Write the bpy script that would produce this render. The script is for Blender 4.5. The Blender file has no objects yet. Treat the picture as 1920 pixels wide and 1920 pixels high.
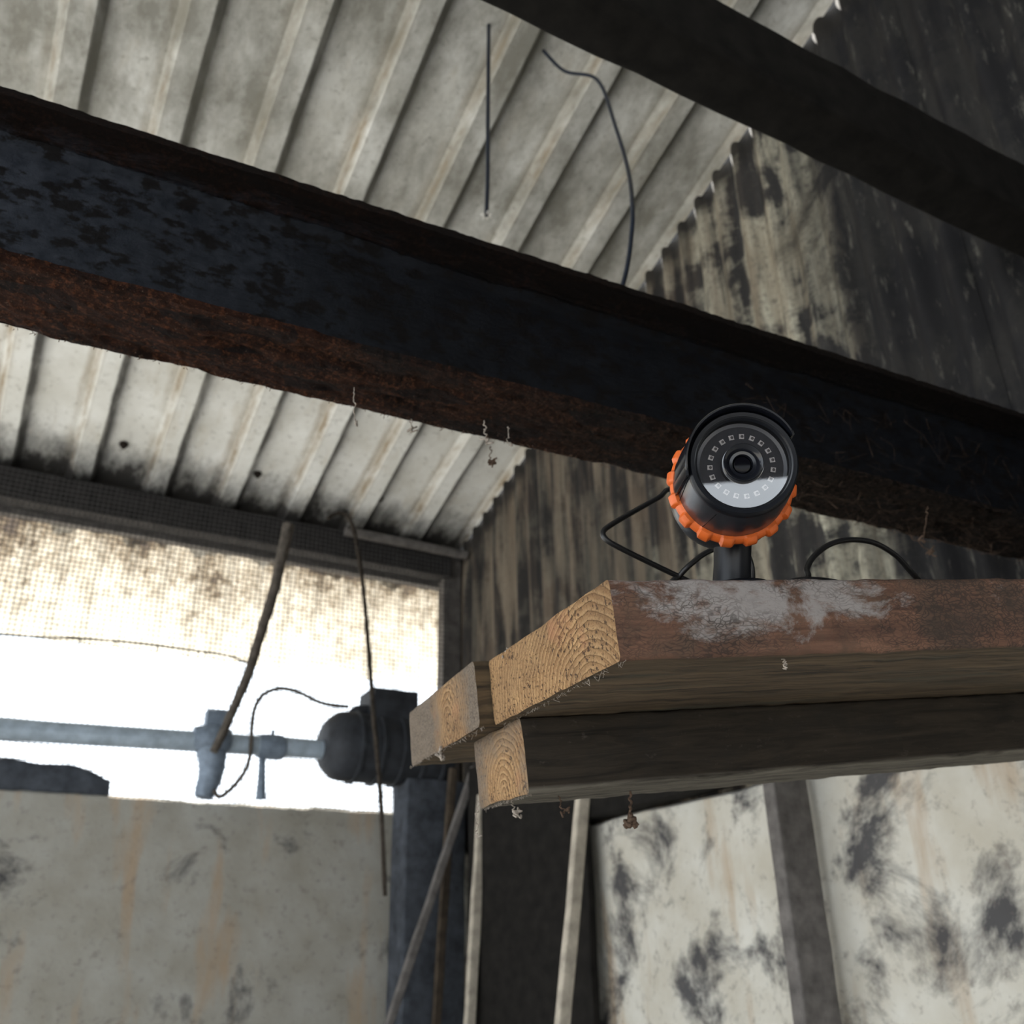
import bpy, bmesh, math, random
from mathutils import Vector, Matrix, noise
random.seed(7)
scene = bpy.context.scene
COL = scene.collection

# ------------------------------------------------------------------ camera
HC = 1.5                                   # eye height
FPX = 1800.0                               # focal length in pixels of the 1920 frame
MX = Matrix(((0.8791, 0.1933, 0.4356), (-0.4763, 0.3919, 0.7871), (-0.0180, -0.8994, 0.4362)))
rx = Vector(MX[0]).normalized()
up_ = (Vector(MX[2]) - rx * Vector(MX[2]).dot(rx)).normalized()
ry = up_.cross(rx)
MX = Matrix((rx, ry, up_))
CAMPOS = Vector((0, 0, HC))
cam_d = bpy.data.cameras.new('camera')
cam = bpy.data.objects.new('camera', cam_d)
COL.objects.link(cam)
R3 = MX @ Matrix(((1, 0, 0), (0, -1, 0), (0, 0, -1)))
cam.matrix_world = Matrix.Translation(CAMPOS) @ R3.to_4x4()
cam_d.sensor_fit = 'HORIZONTAL'
cam_d.sensor_width = 24.78
cam_d.lens = 24.78 * FPX / 1920
cam_d.clip_start = 0.02
cam_d.clip_end = 200
cam_d.dof.use_dof = True
cam_d.dof.focus_distance = 0.60
cam_d.dof.aperture_fstop = 8.0
scene.camera = cam

# ------------------------------------------------------------------ world, exposure
SKY = 2.5
SUN = 12.0
w = bpy.data.worlds.new('overcast_sky')
scene.world = w
w.use_nodes = True
bgn = w.node_tree.nodes['Background']
bgn.inputs[0].default_value = (0.86, 0.93, 1.0, 1)
bgn.inputs[1].default_value = SKY
sun_d = bpy.data.lights.new('sun', 'SUN')
sun_d.energy = SUN
sun_d.angle = math.radians(2)
sun_d.color = (1.0, 0.95, 0.86)
sun = bpy.data.objects.new('sun', sun_d)
COL.objects.link(sun)
sun.location = (2, 8, 10)
sun.rotation_euler = Vector((-0.25, -0.55, -0.8)).to_track_quat('-Z', 'Y').to_euler()
scene.view_settings.view_transform = 'Standard'
scene.view_settings.look = 'None'
scene.view_settings.gamma = 1
scene.view_settings.use_curve_mapping = False
scene.view_settings.exposure = 0.15


# ------------------------------------------------------------------ rays of the photograph
def ray(px, py):
    return MX @ Vector(((px - 960) / FPX, (py - 960) / FPX, 1.0))


def at_y(px, py, Y):
    d = ray(px, py)
    return CAMPOS + d * (Y / d.y)


def at_x(px, py, X):
    d = ray(px, py)
    return CAMPOS + d * (X / d.x)


def at_d(px, py, z):
    return CAMPOS + ray(px, py) * z


def at_plane(px, py, p0, n):
    d = ray(px, py)
    return CAMPOS + d * ((p0 - CAMPOS).dot(n) / d.dot(n))


# ------------------------------------------------------------------ material helper
class Mat:
    def __init__(self, name):
        self.m = bpy.data.materials.new(name)
        self.m.use_nodes = True
        self.t = self.m.node_tree
        self.b = self.t.nodes['Principled BSDF']
        self.out = self.t.nodes['Material Output']

    def n(self, kind, **kw):
        x = self.t.nodes.new(kind)
        for k, v in kw.items():
            setattr(x, k, v)
        return x

    def link(self, a, b):
        self.t.links.new(a, b)

    def put(self, sock, v):
        if isinstance(v, bpy.types.NodeSocket):
            self.link(v, sock)
        else:
            if sock.type == 'RGBA' and len(v) == 3:
                v = (*v, 1)
            sock.default_value = v

    def obj(self, scale=(1, 1, 1), loc=(0, 0, 0), rot=(0, 0, 0)):
        c = self.n('ShaderNodeTexCoord')
        mp = self.n('ShaderNodeMapping')
        mp.inputs['Scale'].default_value = scale
        mp.inputs['Location'].default_value = loc
        mp.inputs['Rotation'].default_value = rot
        self.link(c.outputs['Object'], mp.inputs['Vector'])
        return mp.outputs[0]

    def noise(self, vec, scale=5, detail=4, rough=.55, dist=0):
        x = self.n('ShaderNodeTexNoise')
        x.inputs['Scale'].default_value = scale
        x.inputs['Detail'].default_value = detail
        x.inputs['Roughness'].default_value = rough
        x.inputs['Distortion'].default_value = dist
        self.link(vec, x.inputs['Vector'])
        return x.outputs['Fac']

    def voro(self, vec, scale=5, feature='F1', out='Distance'):
        x = self.n('ShaderNodeTexVoronoi', feature=feature)
        x.inputs['Scale'].default_value = scale
        self.link(vec, x.inputs['Vector'])
        return x.outputs[out]

    def ramp(self, fac, stops, interp='LINEAR'):
        x = self.n('ShaderNodeValToRGB')
        x.color_ramp.interpolation = interp
        e = x.color_ramp.elements
        while len(e) < len(stops):
            e.new(0.5)
        for i, (p, c) in enumerate(stops):
            e[i].position = p
            e[i].color = (c, c, c, 1) if isinstance(c, (int, float)) else (*c, 1)
        self.link(fac, x.inputs[0])
        return x.outputs[0]

    def mix(self, fac, a, b, blend='MIX'):
        x = self.n('ShaderNodeMix', data_type='RGBA', blend_type=blend)
        self.put(x.inputs[0], fac)
        self.put(x.inputs[6], a)
        self.put(x.inputs[7], b)
        return x.outputs[2]

    def math(self, op, a, b=0.0, clamp=False):
        x = self.n('ShaderNodeMath', operation=op, use_clamp=clamp)
        self.put(x.inputs[0], a)
        self.put(x.inputs[1], b)
        return x.outputs[0]

    def sep(self, vec):
        x = self.n('ShaderNodeSeparateXYZ')
        self.link(vec, x.inputs[0])
        return x.outputs

    def comb(self, x_, y_, z_):
        x = self.n('ShaderNodeCombineXYZ')
        for i, v in enumerate((x_, y_, z_)):
            self.put(x.inputs[i], v)
        return x.outputs[0]

    def rng(self, v, a, b, c=0.0, d=1.0):
        x = self.n('ShaderNodeMapRange')
        self.put(x.inputs[0], v)
        for i, q in enumerate((a, b, c, d)):
            x.inputs[i + 1].default_value = q
        return x.outputs[0]

    def bump(self, h, strength=.4, dist=.003):
        x = self.n('ShaderNodeBump')
        x.inputs['Strength'].default_value = strength
        x.inputs['Distance'].default_value = dist
        self.link(h, x.inputs['Height'])
        self.link(x.outputs[0], self.b.inputs['Normal'])

    def set(self, color=None, rough=None, metal=None, spec=None, coat=None):
        if color is not None:
            self.put(self.b.inputs['Base Color'], color)
        if rough is not None:
            self.put(self.b.inputs['Roughness'], rough)
        if metal is not None:
            self.put(self.b.inputs['Metallic'], metal)
        if spec is not None:
            self.b.inputs['Specular IOR Level'].default_value = spec
        if coat is not None:
            self.b.inputs['Coat Weight'].default_value = coat
            self.b.inputs['Coat Roughness'].default_value = .06
        return self


def plain(name, col, rough=.6, metal=0.0, spec=.5, var=.25, scale=40, bump=.15):
    m = Mat(name)
    v = m.obj()
    f = m.noise(v, scale, 5, .6)
    a = tuple(c * (1 - var) for c in col)
    b = tuple(min(1, c * (1 + var)) for c in col)
    m.set(m.mix(m.rng(f, .3, .7), a, b), rough, metal, spec)
    if bump:
        m.bump(f, bump, .001)
    return m.m


# ------------------------------------------------------------------ object helpers
def tag(o, label=None, cat=None, group=None, kind=None):
    if label:
        o['label'] = label
    if cat:
        o['category'] = cat
    if group:
        o['group'] = group
    if kind:
        o['kind'] = kind
    return o


def mesh_obj(name, verts, faces, mats, parent=None, smooth=False, midx=None, mw=None):
    me = bpy.data.meshes.new(name)
    me.from_pydata([tuple(v) for v in verts], [], faces)
    if not isinstance(mats, (list, tuple)):
        mats = [mats]
    for m in mats:
        me.materials.append(m)
    if midx:
        me.polygons.foreach_set('material_index', midx)
    if smooth:
        me.polygons.foreach_set('use_smooth', [True] * len(me.polygons))
        if smooth == 'auto':
            me.set_sharp_from_angle(angle=math.radians(40))
    me.update()
    o = bpy.data.objects.new(name, me)
    COL.objects.link(o)
    if mw is not None:
        o.matrix_world = mw
    if parent is not None:
        o.parent = parent
        if mw is not None:
            o.matrix_parent_inverse = parent.matrix_world.inverted()
    return o


def empty(name, loc=(0, 0, 0), mw=None, parent=None):
    o = bpy.data.objects.new(name, None)
    o.empty_display_size = .05
    COL.objects.link(o)
    o.matrix_world = mw if mw is not None else Matrix.Translation(Vector(loc))
    if parent:
        o.parent = parent
    bpy.context.view_layer.update()
    return o


def fn(p, s, seed=0.0):
    return noise.fractal(Vector(p) * s + Vector((seed, seed * 1.7, -seed)), 1.0, 2.0, 4)


def sweep(profile, xs, closed=True, cap=True, jitter=0.0, jscale=20, seed=0.0, capmat=0, fx=None):
    """profile: list of (y,z); extruded along x through stations xs. Returns verts, faces, material index."""
    n = len(profile)
    V, F, MI = [], [], []
    for x in xs:
        for (y, z) in profile:
            p = Vector((x, y, z))
            if fx:
                p = fx(p)
            if jitter:
                q = p.copy()
                p += Vector((fn(q, jscale, seed) * .5, fn(q, jscale, seed + 9), fn(q, jscale, seed + 21))) * jitter
            V.append(p)
    m = n if closed else n - 1
    for i in range(len(xs) - 1):
        for j in range(m):
            a = i * n + j
            b = i * n + (j + 1) % n
            F.append((a, b, b + n, a + n))
            MI.append(0)
    if cap and closed:
        for base, flip in ((0, True), ((len(xs) - 1) * n, False)):
            idx = list(range(base, base + n))
            F.append(tuple(reversed(idx)) if not flip else tuple(idx))
            F[-1] = tuple(idx[::-1]) if flip else tuple(idx)
            MI.append(capmat)
    return V, F, MI


def lin(a, b, n):
    return [a + (b - a) * i / (n - 1) for i in range(n)]


def round_rect(y0, y1, z0, z1, r, seg=3, sub=6):
    pts = []
    cs = [(y1 - r, z1 - r, 0), (y0 + r, z1 - r, 90), (y0 + r, z0 + r, 180), (y1 - r, z0 + r, 270)]
    for i, (cy, cz, a0) in enumerate(cs):
        for k in range(seg + 1):
            a = math.radians(a0 + 90 * k / seg)
            pts.append((cy + r * math.cos(a), cz + r * math.sin(a)))
        ny, nz, na = cs[(i + 1) % 4]
        a = math.radians(na)
        e = (ny + r * math.cos(a), nz + r * math.sin(a))
        s = pts[-1]
        for k in range(1, sub):
            t = k / sub
            pts.append((s[0] + (e[0] - s[0]) * t, s[1] + (e[1] - s[1]) * t))
    return pts


def timber(name, mats, size, mw, parent=None, r=.003, jit=.0012, js=25, seed=1.0, n=30, sub=5):
    """box x:[0,L] y:[0,B] z:[0,H] with worn edges"""
    L, B, H = size
    V, F, MI = sweep(round_rect(0, B, 0, H, r, 3, sub), lin(0, L, n), jitter=jit, jscale=js, seed=seed,
                     capmat=1 if isinstance(mats, (list, tuple)) and len(mats) > 1 else 0)
    return mesh_obj(name, V, F, mats, parent, 'auto', MI, mw)


def catmull(P, n=10):
    P = [Vector(p) for p in P]
    if len(P) < 3:
        return [P[0].lerp(P[-1], i / n) for i in range(n + 1)]
    Q = [P[0] * 2 - P[1]] + P + [P[-1] * 2 - P[-2]]
    out = []
    for i in range(1, len(Q) - 2):
        p0, p1, p2, p3 = Q[i - 1:i + 3]
        for k in range(n):
            t = k / n
            out.append(.5 * ((2 * p1) + (p2 - p0) * t + (2 * p0 - 5 * p1 + 4 * p2 - p3) * t * t + (3 * p1 - p0 - 3 * p2 + p3) * t ** 3))
    out.append(P[-1])
    return out


def tube_geo(path, rad, sides=10, jit=0.0, seed=0.0):
    if not hasattr(rad, '__len__'):
        rad = [rad] * len(path)
    V, F = [], []
    prev = None
    for i, p in enumerate(path):
        t = (path[min(i + 1, len(path) - 1)] - path[max(i - 1, 0)]).normalized()
        if prev is None:
            a = Vector((0, 0, 1)) if abs(t.z) < .9 else Vector((1, 0, 0))
            u = t.cross(a).normalized()
        else:
            u = (prev - t * prev.dot(t)).normalized()
        prev = u
        v = t.cross(u)
        for k in range(sides):
            a = 2 * math.pi * k / sides
            rr = rad[i] * (1 + (jit * noise.noise(Vector((i * .6 + seed, k * .9, seed))) if jit else 0))
            V.append(p + (u * math.cos(a) + v * math.sin(a)) * rr)
    for i in range(len(path) - 1):
        for k in range(sides):
            a = i * sides + k
            b = i * sides + (k + 1) % sides
            F.append((a, b, b + sides, a + sides))
    F.append(tuple(range(sides))[::-1])
    F.append(tuple(range((len(path) - 1) * sides, len(path) * sides)))
    return V, F


def tube(name, pts, rad, mat, parent=None, n=8, sides=10, jit=0.0, taper=None, seed=0.0):
    path = catmull(pts, n)
    if taper is not None:
        rad = [rad + (taper - rad) * i / (len(path) - 1) for i in range(len(path))]
    V, F = tube_geo(path, rad, sides, jit, seed)
    if parent is not None:
        inv = parent.matrix_world.inverted()
        V = [inv @ v for v in V]
    return mesh_obj(name, V, F, mat, parent, 'auto')


def lathe_geo(prof, seg=64, a0=0, a1=360, axis='Z'):
    """prof: list of (z, r)"""
    full = abs(a1 - a0) >= 360
    ns = seg if full else seg + 1
    V, F = [], []
    for (z, r) in prof:
        for k in range(ns):
            a = math.radians(a0 + (a1 - a0) * k / seg)
            V.append(Vector((r * math.cos(a), r * math.sin(a), z)))
    for i in range(len(prof) - 1):
        for k in range(seg):
            a = i * ns + k
            b = i * ns + (k + 1) % ns
            F.append((a, b, b + ns, a + ns))
    if full:
        if prof[0][1] > 1e-6:
            F.append(tuple(range(ns))[::-1])
        if prof[-1][1] > 1e-6:
            F.append(tuple(range((len(prof) - 1) * ns, len(prof) * ns)))
    return V, F


def lathe(name, prof, mat, parent=None, seg=64, mw=None, a0=0, a1=360, smooth='auto'):
    V, F = lathe_geo(prof, seg, a0, a1)
    return mesh_obj(name, V, F, mat, parent, smooth, None, mw)


# ================================================================== MATERIALS
# whitewashed steel roof sheet, mould and grime
def roof_material():
    m = Mat('roof_whitewash')
    v = m.obj()
    s = m.sep(v)
    big = m.noise(v, 5, 6, .65)
    fine = m.noise(v, 60, 5, .65)
    col = m.mix(m.rng(big, .32, .68), (.66, .66, .62), (.86, .875, .86))
    col = m.mix(m.rng(fine, .57, .72, 0, .6), col, (.22, .21, .19))
    tan = m.noise(m.obj((14, 1.2, 14)), 1.5, 5, .6)
    col = m.mix(m.rng(tan, .55, .75, 0, .4), col, (.46, .40, .30))
    # rust settled along the left folds; shaded right rib walls painted dark
    u = m.math('FRACT', m.math('DIVIDE', m.math('ADD', m.math('SUBTRACT', s[0], .055 - .212 * 40), m.rng(m.noise(v, 7, 5, .6), 0, 1, -.010, .010)), .212))
    wear_shade = m.noise(m.obj((6, 1.6, 6)), 3, 6, .65)
    l1 = m.math('MULTIPLY', m.ramp(u, [(.0, .5), (.05, 1), (.10, .35), (.14, 0), (.90, 0), (.955, .5), (1, .6)]), m.rng(wear_shade, .35, .62, .15, .95))
    col = m.mix(l1, col, (.27, .205, .125))
    rib_shade = m.math('MULTIPLY', m.ramp(u, [(.0, 0), (.31, 0), (.345, .95), (.40, .9), (.47, .2), (.55, 0)]), m.rng(wear_shade, .30, .55, .45, 1.0))
    col = m.mix(rib_shade, col, (.085, .083, .080))
    # grime gathered against the eave timber (object y grows towards the eave)
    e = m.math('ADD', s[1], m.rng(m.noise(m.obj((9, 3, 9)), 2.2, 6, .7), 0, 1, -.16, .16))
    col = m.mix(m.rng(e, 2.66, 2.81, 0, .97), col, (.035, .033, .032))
    # mould streaks further up the slope, thickened to paint the weaker light there
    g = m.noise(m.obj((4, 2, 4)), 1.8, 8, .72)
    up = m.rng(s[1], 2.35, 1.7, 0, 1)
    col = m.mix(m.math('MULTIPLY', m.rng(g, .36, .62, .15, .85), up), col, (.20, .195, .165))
    m.set(col, .75, 0, .25)
    m.bump(m.noise(v, 90, 4, .6), .2, .002)
    return m.m


SLOPE = math.tan(math.radians(17.1))
ROOFC = HC + 1.386 + SLOPE * 2.80


def wall_material():
    m = Mat('mouldy_whitewashed_sheet')
    v = m.obj()
    s = m.sep(v)
    st = m.obj((9, 9, .8))
    stre = m.noise(st, 1.6, 7, .65, .6)
    st2 = m.noise(m.obj((13, 13, 1.1)), 1.5, 6, .62, .4)
    blot = m.noise(v, 4.2, 9, .7, .4)
    fine = m.noise(v, 70, 5, .7)
    base = m.mix(m.rng(blot, .35, .65), (.40, .38, .30), (.70, .68, .56))
    base = m.mix(m.rng(stre, .40, .62, 0, .75), base, (.22, .18, .13))
    dark = m.math('ADD', m.math('MULTIPLY', blot, .75), m.math('MULTIPLY', st2, .42))
    base = m.mix(m.rng(dark, .545, .63, 0, .97), base, (.022, .022, .025))
    base = m.mix(m.rng(fine, .50, .70, 0, .6), base, (.07, .065, .06))
    # the far corner never got as much whitewash: brown bare sheet (object y grows to the corner)
    far = m.math('ADD', s[1], m.rng(stre, 0, 1, -.5, .5))
    bare = m.mix(m.rng(st2, .40, .56), (.135, .105, .078), (.024, .022, .021))
    base = m.mix(m.rng(far, 1.15, 1.75, 0, .88), base, bare)
    # soot towards the near end
    soot = m.math('ADD', s[1], m.rng(blot, 0, 1, -.28, .28))
    base = m.mix(m.rng(soot, 1.16, .98, 0, .97), base, m.mix(m.rng(m.noise(m.obj((40, 40, 9)), 1.5, 6, .7), .58, .74, 0, .55), (.016, .016, .018), (.20, .195, .17)))
    t = m.math('ADD', m.math('ADD', s[2], m.math('MULTIPLY', s[1], SLOPE)), m.rng(blot, 0, 1, -.05, .05))  # dark band along the sheet tops paints the shadow under the roof
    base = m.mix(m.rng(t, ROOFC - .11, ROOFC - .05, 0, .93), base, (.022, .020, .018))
    m.set(base, .85, 0, .2)
    m.bump(fine, .3, .002)
    return m.m


def render_wall_material(name='whitewashed_render', dirt=.5, k=1.0):
    m = Mat(name)
    v = m.obj()
    big = m.noise(v, 5, 8, .68, .4)
    col = m.mix(m.rng(m.noise(v, 9, 5), .3, .7), tuple(k * q for q in (.50, .47, .40)), tuple(k * q for q in (.64, .63, .58)))
    col = m.mix(m.rng(m.noise(m.obj((10, 10, 2)), 1.4, 5), .55, .7, 0, .7), col, (.40, .29, .19))
    col = m.mix(m.rng(big, dirt, dirt + .12, 0, .93), col, (.045, .045, .052))
    fine = m.noise(v, 45, 6, .7)
    col = m.mix(m.rng(fine, .56, .72, 0, .6), col, (.16, .14, .13))
    m.set(col, .9, 0, .2)
    m.bump(fine, .5, .004)
    return m.m


def steel_material():
    m = Mat('rusted_steel')
    v = m.obj()
    s = m.sep(v)
    lon = m.obj((.45, 1, 1))
    big = m.noise(lon, 14, 8, .7, .6)
    grit = m.noise(v, 170, 6, .8)
    mid = m.noise(m.obj((.35, 1, 1)), 55, 7, .7, 1.0)
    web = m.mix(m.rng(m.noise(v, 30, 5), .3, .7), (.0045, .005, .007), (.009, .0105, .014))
    left_light = m.math('SUBTRACT', m.rng(m.noise(v, 9, 6, .65), 0, 1, .10, -.30), s[0])
    paint = m.mix(m.rng(m.noise(v, 70, 5), .35, .65), (.022, .027, .038), (.050, .058, .076))  # web tinted bluish to the left, painting in the nearer light
    web = m.mix(m.rng(left_light, -.42, .10, 0, .9), web, paint)
    spots = m.noise(m.obj((.6, 1, 1)), 75, 6, .65)
    web = m.mix(m.rng(spots, .50, .58, 0, .95), web, (.005, .004, .004))
    rust = m.mix(m.rng(mid, .30, .70), (.009, .006, .005), (.055, .021, .012))
    rust = m.mix(m.rng(grit, .50, .64, 0, .9), rust, (.16, .060, .028))
    rust = m.mix(m.rng(big, .52, .64, 0, .85), rust, (.014, .013, .013))
    # pale dust further along, red scale near the window side
    tox = m.math('ADD', s[0], m.rng(big, 0, 1, -.25, .25))
    rust2 = m.mix(m.rng(grit, .46, .64), (.010, .008, .007), (.058, .038, .028))
    rust = m.mix(m.rng(tox, .15, .75), rust, rust2)
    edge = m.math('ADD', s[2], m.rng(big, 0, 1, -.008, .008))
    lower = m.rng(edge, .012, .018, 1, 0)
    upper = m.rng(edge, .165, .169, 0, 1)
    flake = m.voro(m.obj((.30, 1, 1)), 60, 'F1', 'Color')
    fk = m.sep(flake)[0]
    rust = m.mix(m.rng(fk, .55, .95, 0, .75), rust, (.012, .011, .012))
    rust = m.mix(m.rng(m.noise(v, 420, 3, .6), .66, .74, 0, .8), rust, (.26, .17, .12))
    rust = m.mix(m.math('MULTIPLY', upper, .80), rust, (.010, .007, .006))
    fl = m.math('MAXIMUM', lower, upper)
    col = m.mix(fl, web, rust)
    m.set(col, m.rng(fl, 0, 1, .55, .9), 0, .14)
    h = m.math('ADD', m.math('MULTIPLY', grit, .6), m.math('MULTIPLY', mid, 1.0))
    h = m.math('ADD', h, m.math('MULTIPLY', fk, .6))
    h = m.math('MULTIPLY', h, m.rng(fl, 0, 1, .25, 1))
    m.bump(h, 1.0, .009)
    return m.m


def wood_materials(name, kind):
    """long-face material in object space: x along the grain, y width, z thickness"""
    m = Mat(name + '_face')
    v = m.obj()
    s = m.sep(v)
    grain = m.noise(m.obj((3, 40, 40)), 3.0, 8, .65, .7)
    blot = m.noise(m.obj((.8, 1, 1)), 16, 8, .68, .3)
    fine = m.noise(m.obj((.6, 1, 1)), 160, 5, .7)
    if kind == 'front':
        under = m.mix(m.rng(grain, .35, .66), (.030, .022, .015), (.140, .098, .058))
        under = m.mix(m.rng(m.noise(m.obj((2, 14, 14)), 2.2, 6), .52, .66, 0, .7), under, (.055, .055, .042))
        face = m.mix(m.rng(grain, .30, .70), (.085, .046, .034), (.225, .120, .078))
        face = m.mix(m.rng(m.noise(v, 36, 6, .7), .45, .64, 0, .8), face, (.105, .070, .050))
        # remains of white paint: two worn areas with their own outline
        p = m.rng(m.noise(m.obj((.55, 1, 1.0), (3.1, 0, .25)), 34, 10, .72, .5), 0, 1, -.35, 1.35)
        p = m.math('ADD', p, m.rng(s[2], .012, .030, -.18, .06))
        x1 = m.rng(m.math('ABSOLUTE', m.math('SUBTRACT', s[0], .105)), .055, .125, .06, -.20)
        p = m.math('ADD', p, x1)
        face = m.mix(m.rng(p, .46, .66, 0, .9), face, (.35, .325, .315))
        wv = m.n('ShaderNodeVectorMath', operation='ADD')
        wn = m.n('ShaderNodeTexNoise')
        wn.inputs['Scale'].default_value = 60
        m.link(v, wn.inputs['Vector'])
        sc = m.n('ShaderNodeVectorMath', operation='SCALE')
        sc.inputs['Scale'].default_value = .02
        m.link(wn.outputs['Color'], sc.inputs[0])
        m.link(m.obj((.45, 1, 1.3)), wv.inputs[0])
        m.link(sc.outputs[0], wv.inputs[1])
        crk = m.voro(wv.outputs[0], 330, 'DISTANCE_TO_EDGE')
        dirt = m.noise(m.obj((.5, 1, 1), (7, 0, 0)), 20, 8, .72)
        dirt = m.math('ADD', dirt, m.rng(s[0], .14, .28, -.02, .10))
        cm = m.math('MULTIPLY', m.rng(crk, .05, .16, 1, 0), m.rng(dirt, .44, .60))
        face = m.mix(m.math('MULTIPLY', cm, .7), face, (.030, .024, .022))
        face = m.mix(m.rng(dirt, .56, .70, 0, .75), face, (.055, .042, .034))
        isf = m.rng(s[1], .004, .002)
        col = m.mix(isf, under, face)
    elif kind == 'grey':
        col = m.mix(m.rng(grain, .35, .66), (.020, .016, .012), (.130, .090, .050))
        col = m.mix(m.rng(blot, .52, .68, 0, .7), col, (.022, .020, .018))
    else:
        col = m.mix(m.rng(grain, .32, .68), (.012, .0095, .007), (.040, .031, .022))
        col = m.mix(m.rng(blot, .50, .66, 0, .7), col, (.020, .017, .014))
        low = m.rng(s[2], -.050, -.053)
        col = m.mix(m.math('MULTIPLY', low, m.rng(grain, .30, .60)), col, (.15, .135, .11))
    col = m.mix(m.rng(fine, .62, .78, 0, .22), col, (.22, .19, .16))
    m.set(col, .85, 0, .25)
    h = m.math('ADD', m.math('MULTIPLY', grain, 1.0), m.math('MULTIPLY', fine, .4))
    m.bump(h, .55, .0022)
    return m.m


def endgrain(name, pith, ring, greyc, tilt=0.0, grey_edge=None):
    m = Mat(name + '_end')
    v = m.obj()
    s = m.sep(v)
    wob = m.noise(v, 28, 4, .5)
    y = m.math('SUBTRACT', s[1], pith[0])
    z = m.math('SUBTRACT', s[2], pith[1])
    r = m.math('SQRT', m.math('ADD', m.math('MULTIPLY', y, y), m.math('MULTIPLY', z, z)))
    r = m.math('ADD', r, m.math('MULTIPLY', wob, .010))
    ph = m.math('FRACT', m.math('DIVIDE', r, ring))
    ringf = m.ramp(ph, [(0, .15), (.15, .0), (.75, .55), (.92, 1), (1, .2)])
    gran = m.noise(v, 620, 4, .7)
    spots = m.noise(v, 330, 3, .6)
    blot = m.noise(v, 30, 6, .65)
    col = m.mix(m.rng(blot, .3, .7), (.27, .150, .072), (.46, .285, .140))
    col = m.mix(m.math('MULTIPLY', m.rng(ringf, .35, .0), .35), col, (.56, .39, .20))
    col = m.mix(m.math('MULTIPLY', m.math('MULTIPLY', ringf, m.rng(m.noise(v, 16, 3, .5), .35, .65, .25, .8)), .9), col, (.15, .080, .036))
    col = m.mix(m.rng(gran, .50, .68, 0, .75), col, (.13, .075, .038))
    col = m.mix(m.rng(gran, .40, .28, 0, .5), col, (.58, .41, .23))
    dens = m.math('ADD', spots, m.rng(m.noise(v, 22, 4, .6), .35, .65, -.04, .045))
    col = m.mix(m.rng(dens, .575, .64, 0, .92), col, (.040, .024, .018))
    tone = m.noise(m.obj((1, 1, 1), (2.3, .4, 1.1)), 11, 4, .6)
    col = m.mix(m.rng(tone, .42, .70, 0, .55), col, (.115, .075, .047))
    sap = m.noise(v, 18, 3, .5)
    col = m.mix(m.rng(sap, .62, .75, 0, .5), col, (.42, .20, .11))
    if grey_edge:
        gy, gz, gw = grey_edge
        e = m.math('ADD', r, m.rng(blot, 0, 1, -.045, .045))
        col = m.mix(m.rng(e, gy, gz, 0, gw), col, m.mix(m.rng(gran, .35, .65), m.mix(m.rng(m.noise(m.obj((1, 1, 5)), 45, 5, .65), .35, .65), (.030, .026, .023), (.11, .09, .075)), (.22, .185, .15)))
    col = m.mix(greyc, col, (.19, .16, .13))
    m.set(col, .9, 0, .15)
    h = m.math('ADD', m.math('MULTIPLY', ringf, -.9), m.math('MULTIPLY', gran, .8))
    m.bump(h, .9, .0013)
    return m.m


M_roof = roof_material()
M_wall = wall_material()
M_render = render_wall_material('whitewashed_render', .49)
M_sill = render_wall_material('chalky_sill', .56, .62)  # darker copy of the render, painting in its backlit shade
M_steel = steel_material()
M_dark_timber = plain('dark_timber', (.028, .026, .026), .85, 0, .3, .5, 25, .4)
M_grey_timber = plain('grey_timber', (.13, .12, .115), .85, 0, .3, .4, 30, .4)
M_pale_timber = plain('pale_timber', (.40, .36, .30), .85, 0, .3, .3, 30, .4)
M_brown_timber = plain('brown_timber', (.055, .042, .030), .85, 0, .3, .5, 30, .4)
M_purlin = plain('sooty_timber', (.010, .009, .008), .9, 0, .2, .5, 30, .5)
M_stick = plain('weathered_stick', (.095, .082, .070), .85, 0, .3, .4, 50, .4)
M_wire = plain('galvanised_wire', (.060, .058, .058), .6, .4, .4, .3, 80, 0)
M_pipe = plain('galvanised_pipe', (.38, .46, .55), .5, .2, .5, .25, 30, .2)  # base colour raised to paint in the bluish window glare
M_castiron = plain('grimy_cast_iron', (.030, .034, .042), .7, .1, .4, .5, 18, .4)
M_paleiron = plain('worn_bracket', (.20, .25, .32), .6, .2, .4, .3, 40, .3)
M_cable = plain('black_cable_rubber', (.012, .012, .013), .38, 0, .5, .2, 60, .05)
M_bluecable = plain('blue_black_cable', (.012, .018, .034), .32, 0, .5, .2, 60, .05)
M_cord = plain('frayed_cord', (.045, .037, .030), .9, 0, .2, .5, 80, .4)
M_web = plain('dusty_cobweb', (.33, .29, .25), .95, 0, .1, .5, 300, 0)
M_webdark = plain('brown_cobweb', (.11, .075, .055), .95, 0, .1, .5, 300, 0)
M_soil = plain('packed_dirt', (.46, .44, .41), .95, 0, .2, .2, 6, .5)
M_body = plain('black_satin_plastic', (.016, .019, .026), .30, 0, 1.0, .1, 200, .03)
M_rim = plain('black_rim_plastic', (.006, .007, .010), .36, 0, .18, .1, 200, 0)
M_stem = plain('black_bracket_plastic', (.008, .009, .012), .33, 0, .30, .1, 200, .02)
M_gloss = plain('black_gloss_plastic', (.008, .009, .013), .16, 0, .5, .1, 200, 0)
M_orange = plain('orange_plastic', (.66, .130, .022), .42, 0, .45, .12, 60, .08)
M_face = plain('black_led_board', (.014, .014, .018), .4, 0, .4, .2, 300, 0)
M_led = plain('led_frame', (.50, .47, .45), .45, .1, .5, .2, 900, 0)
M_leddie = plain('led_die', (.055, .048, .045), .3, 0, .5, .3, 900, 0)
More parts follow.
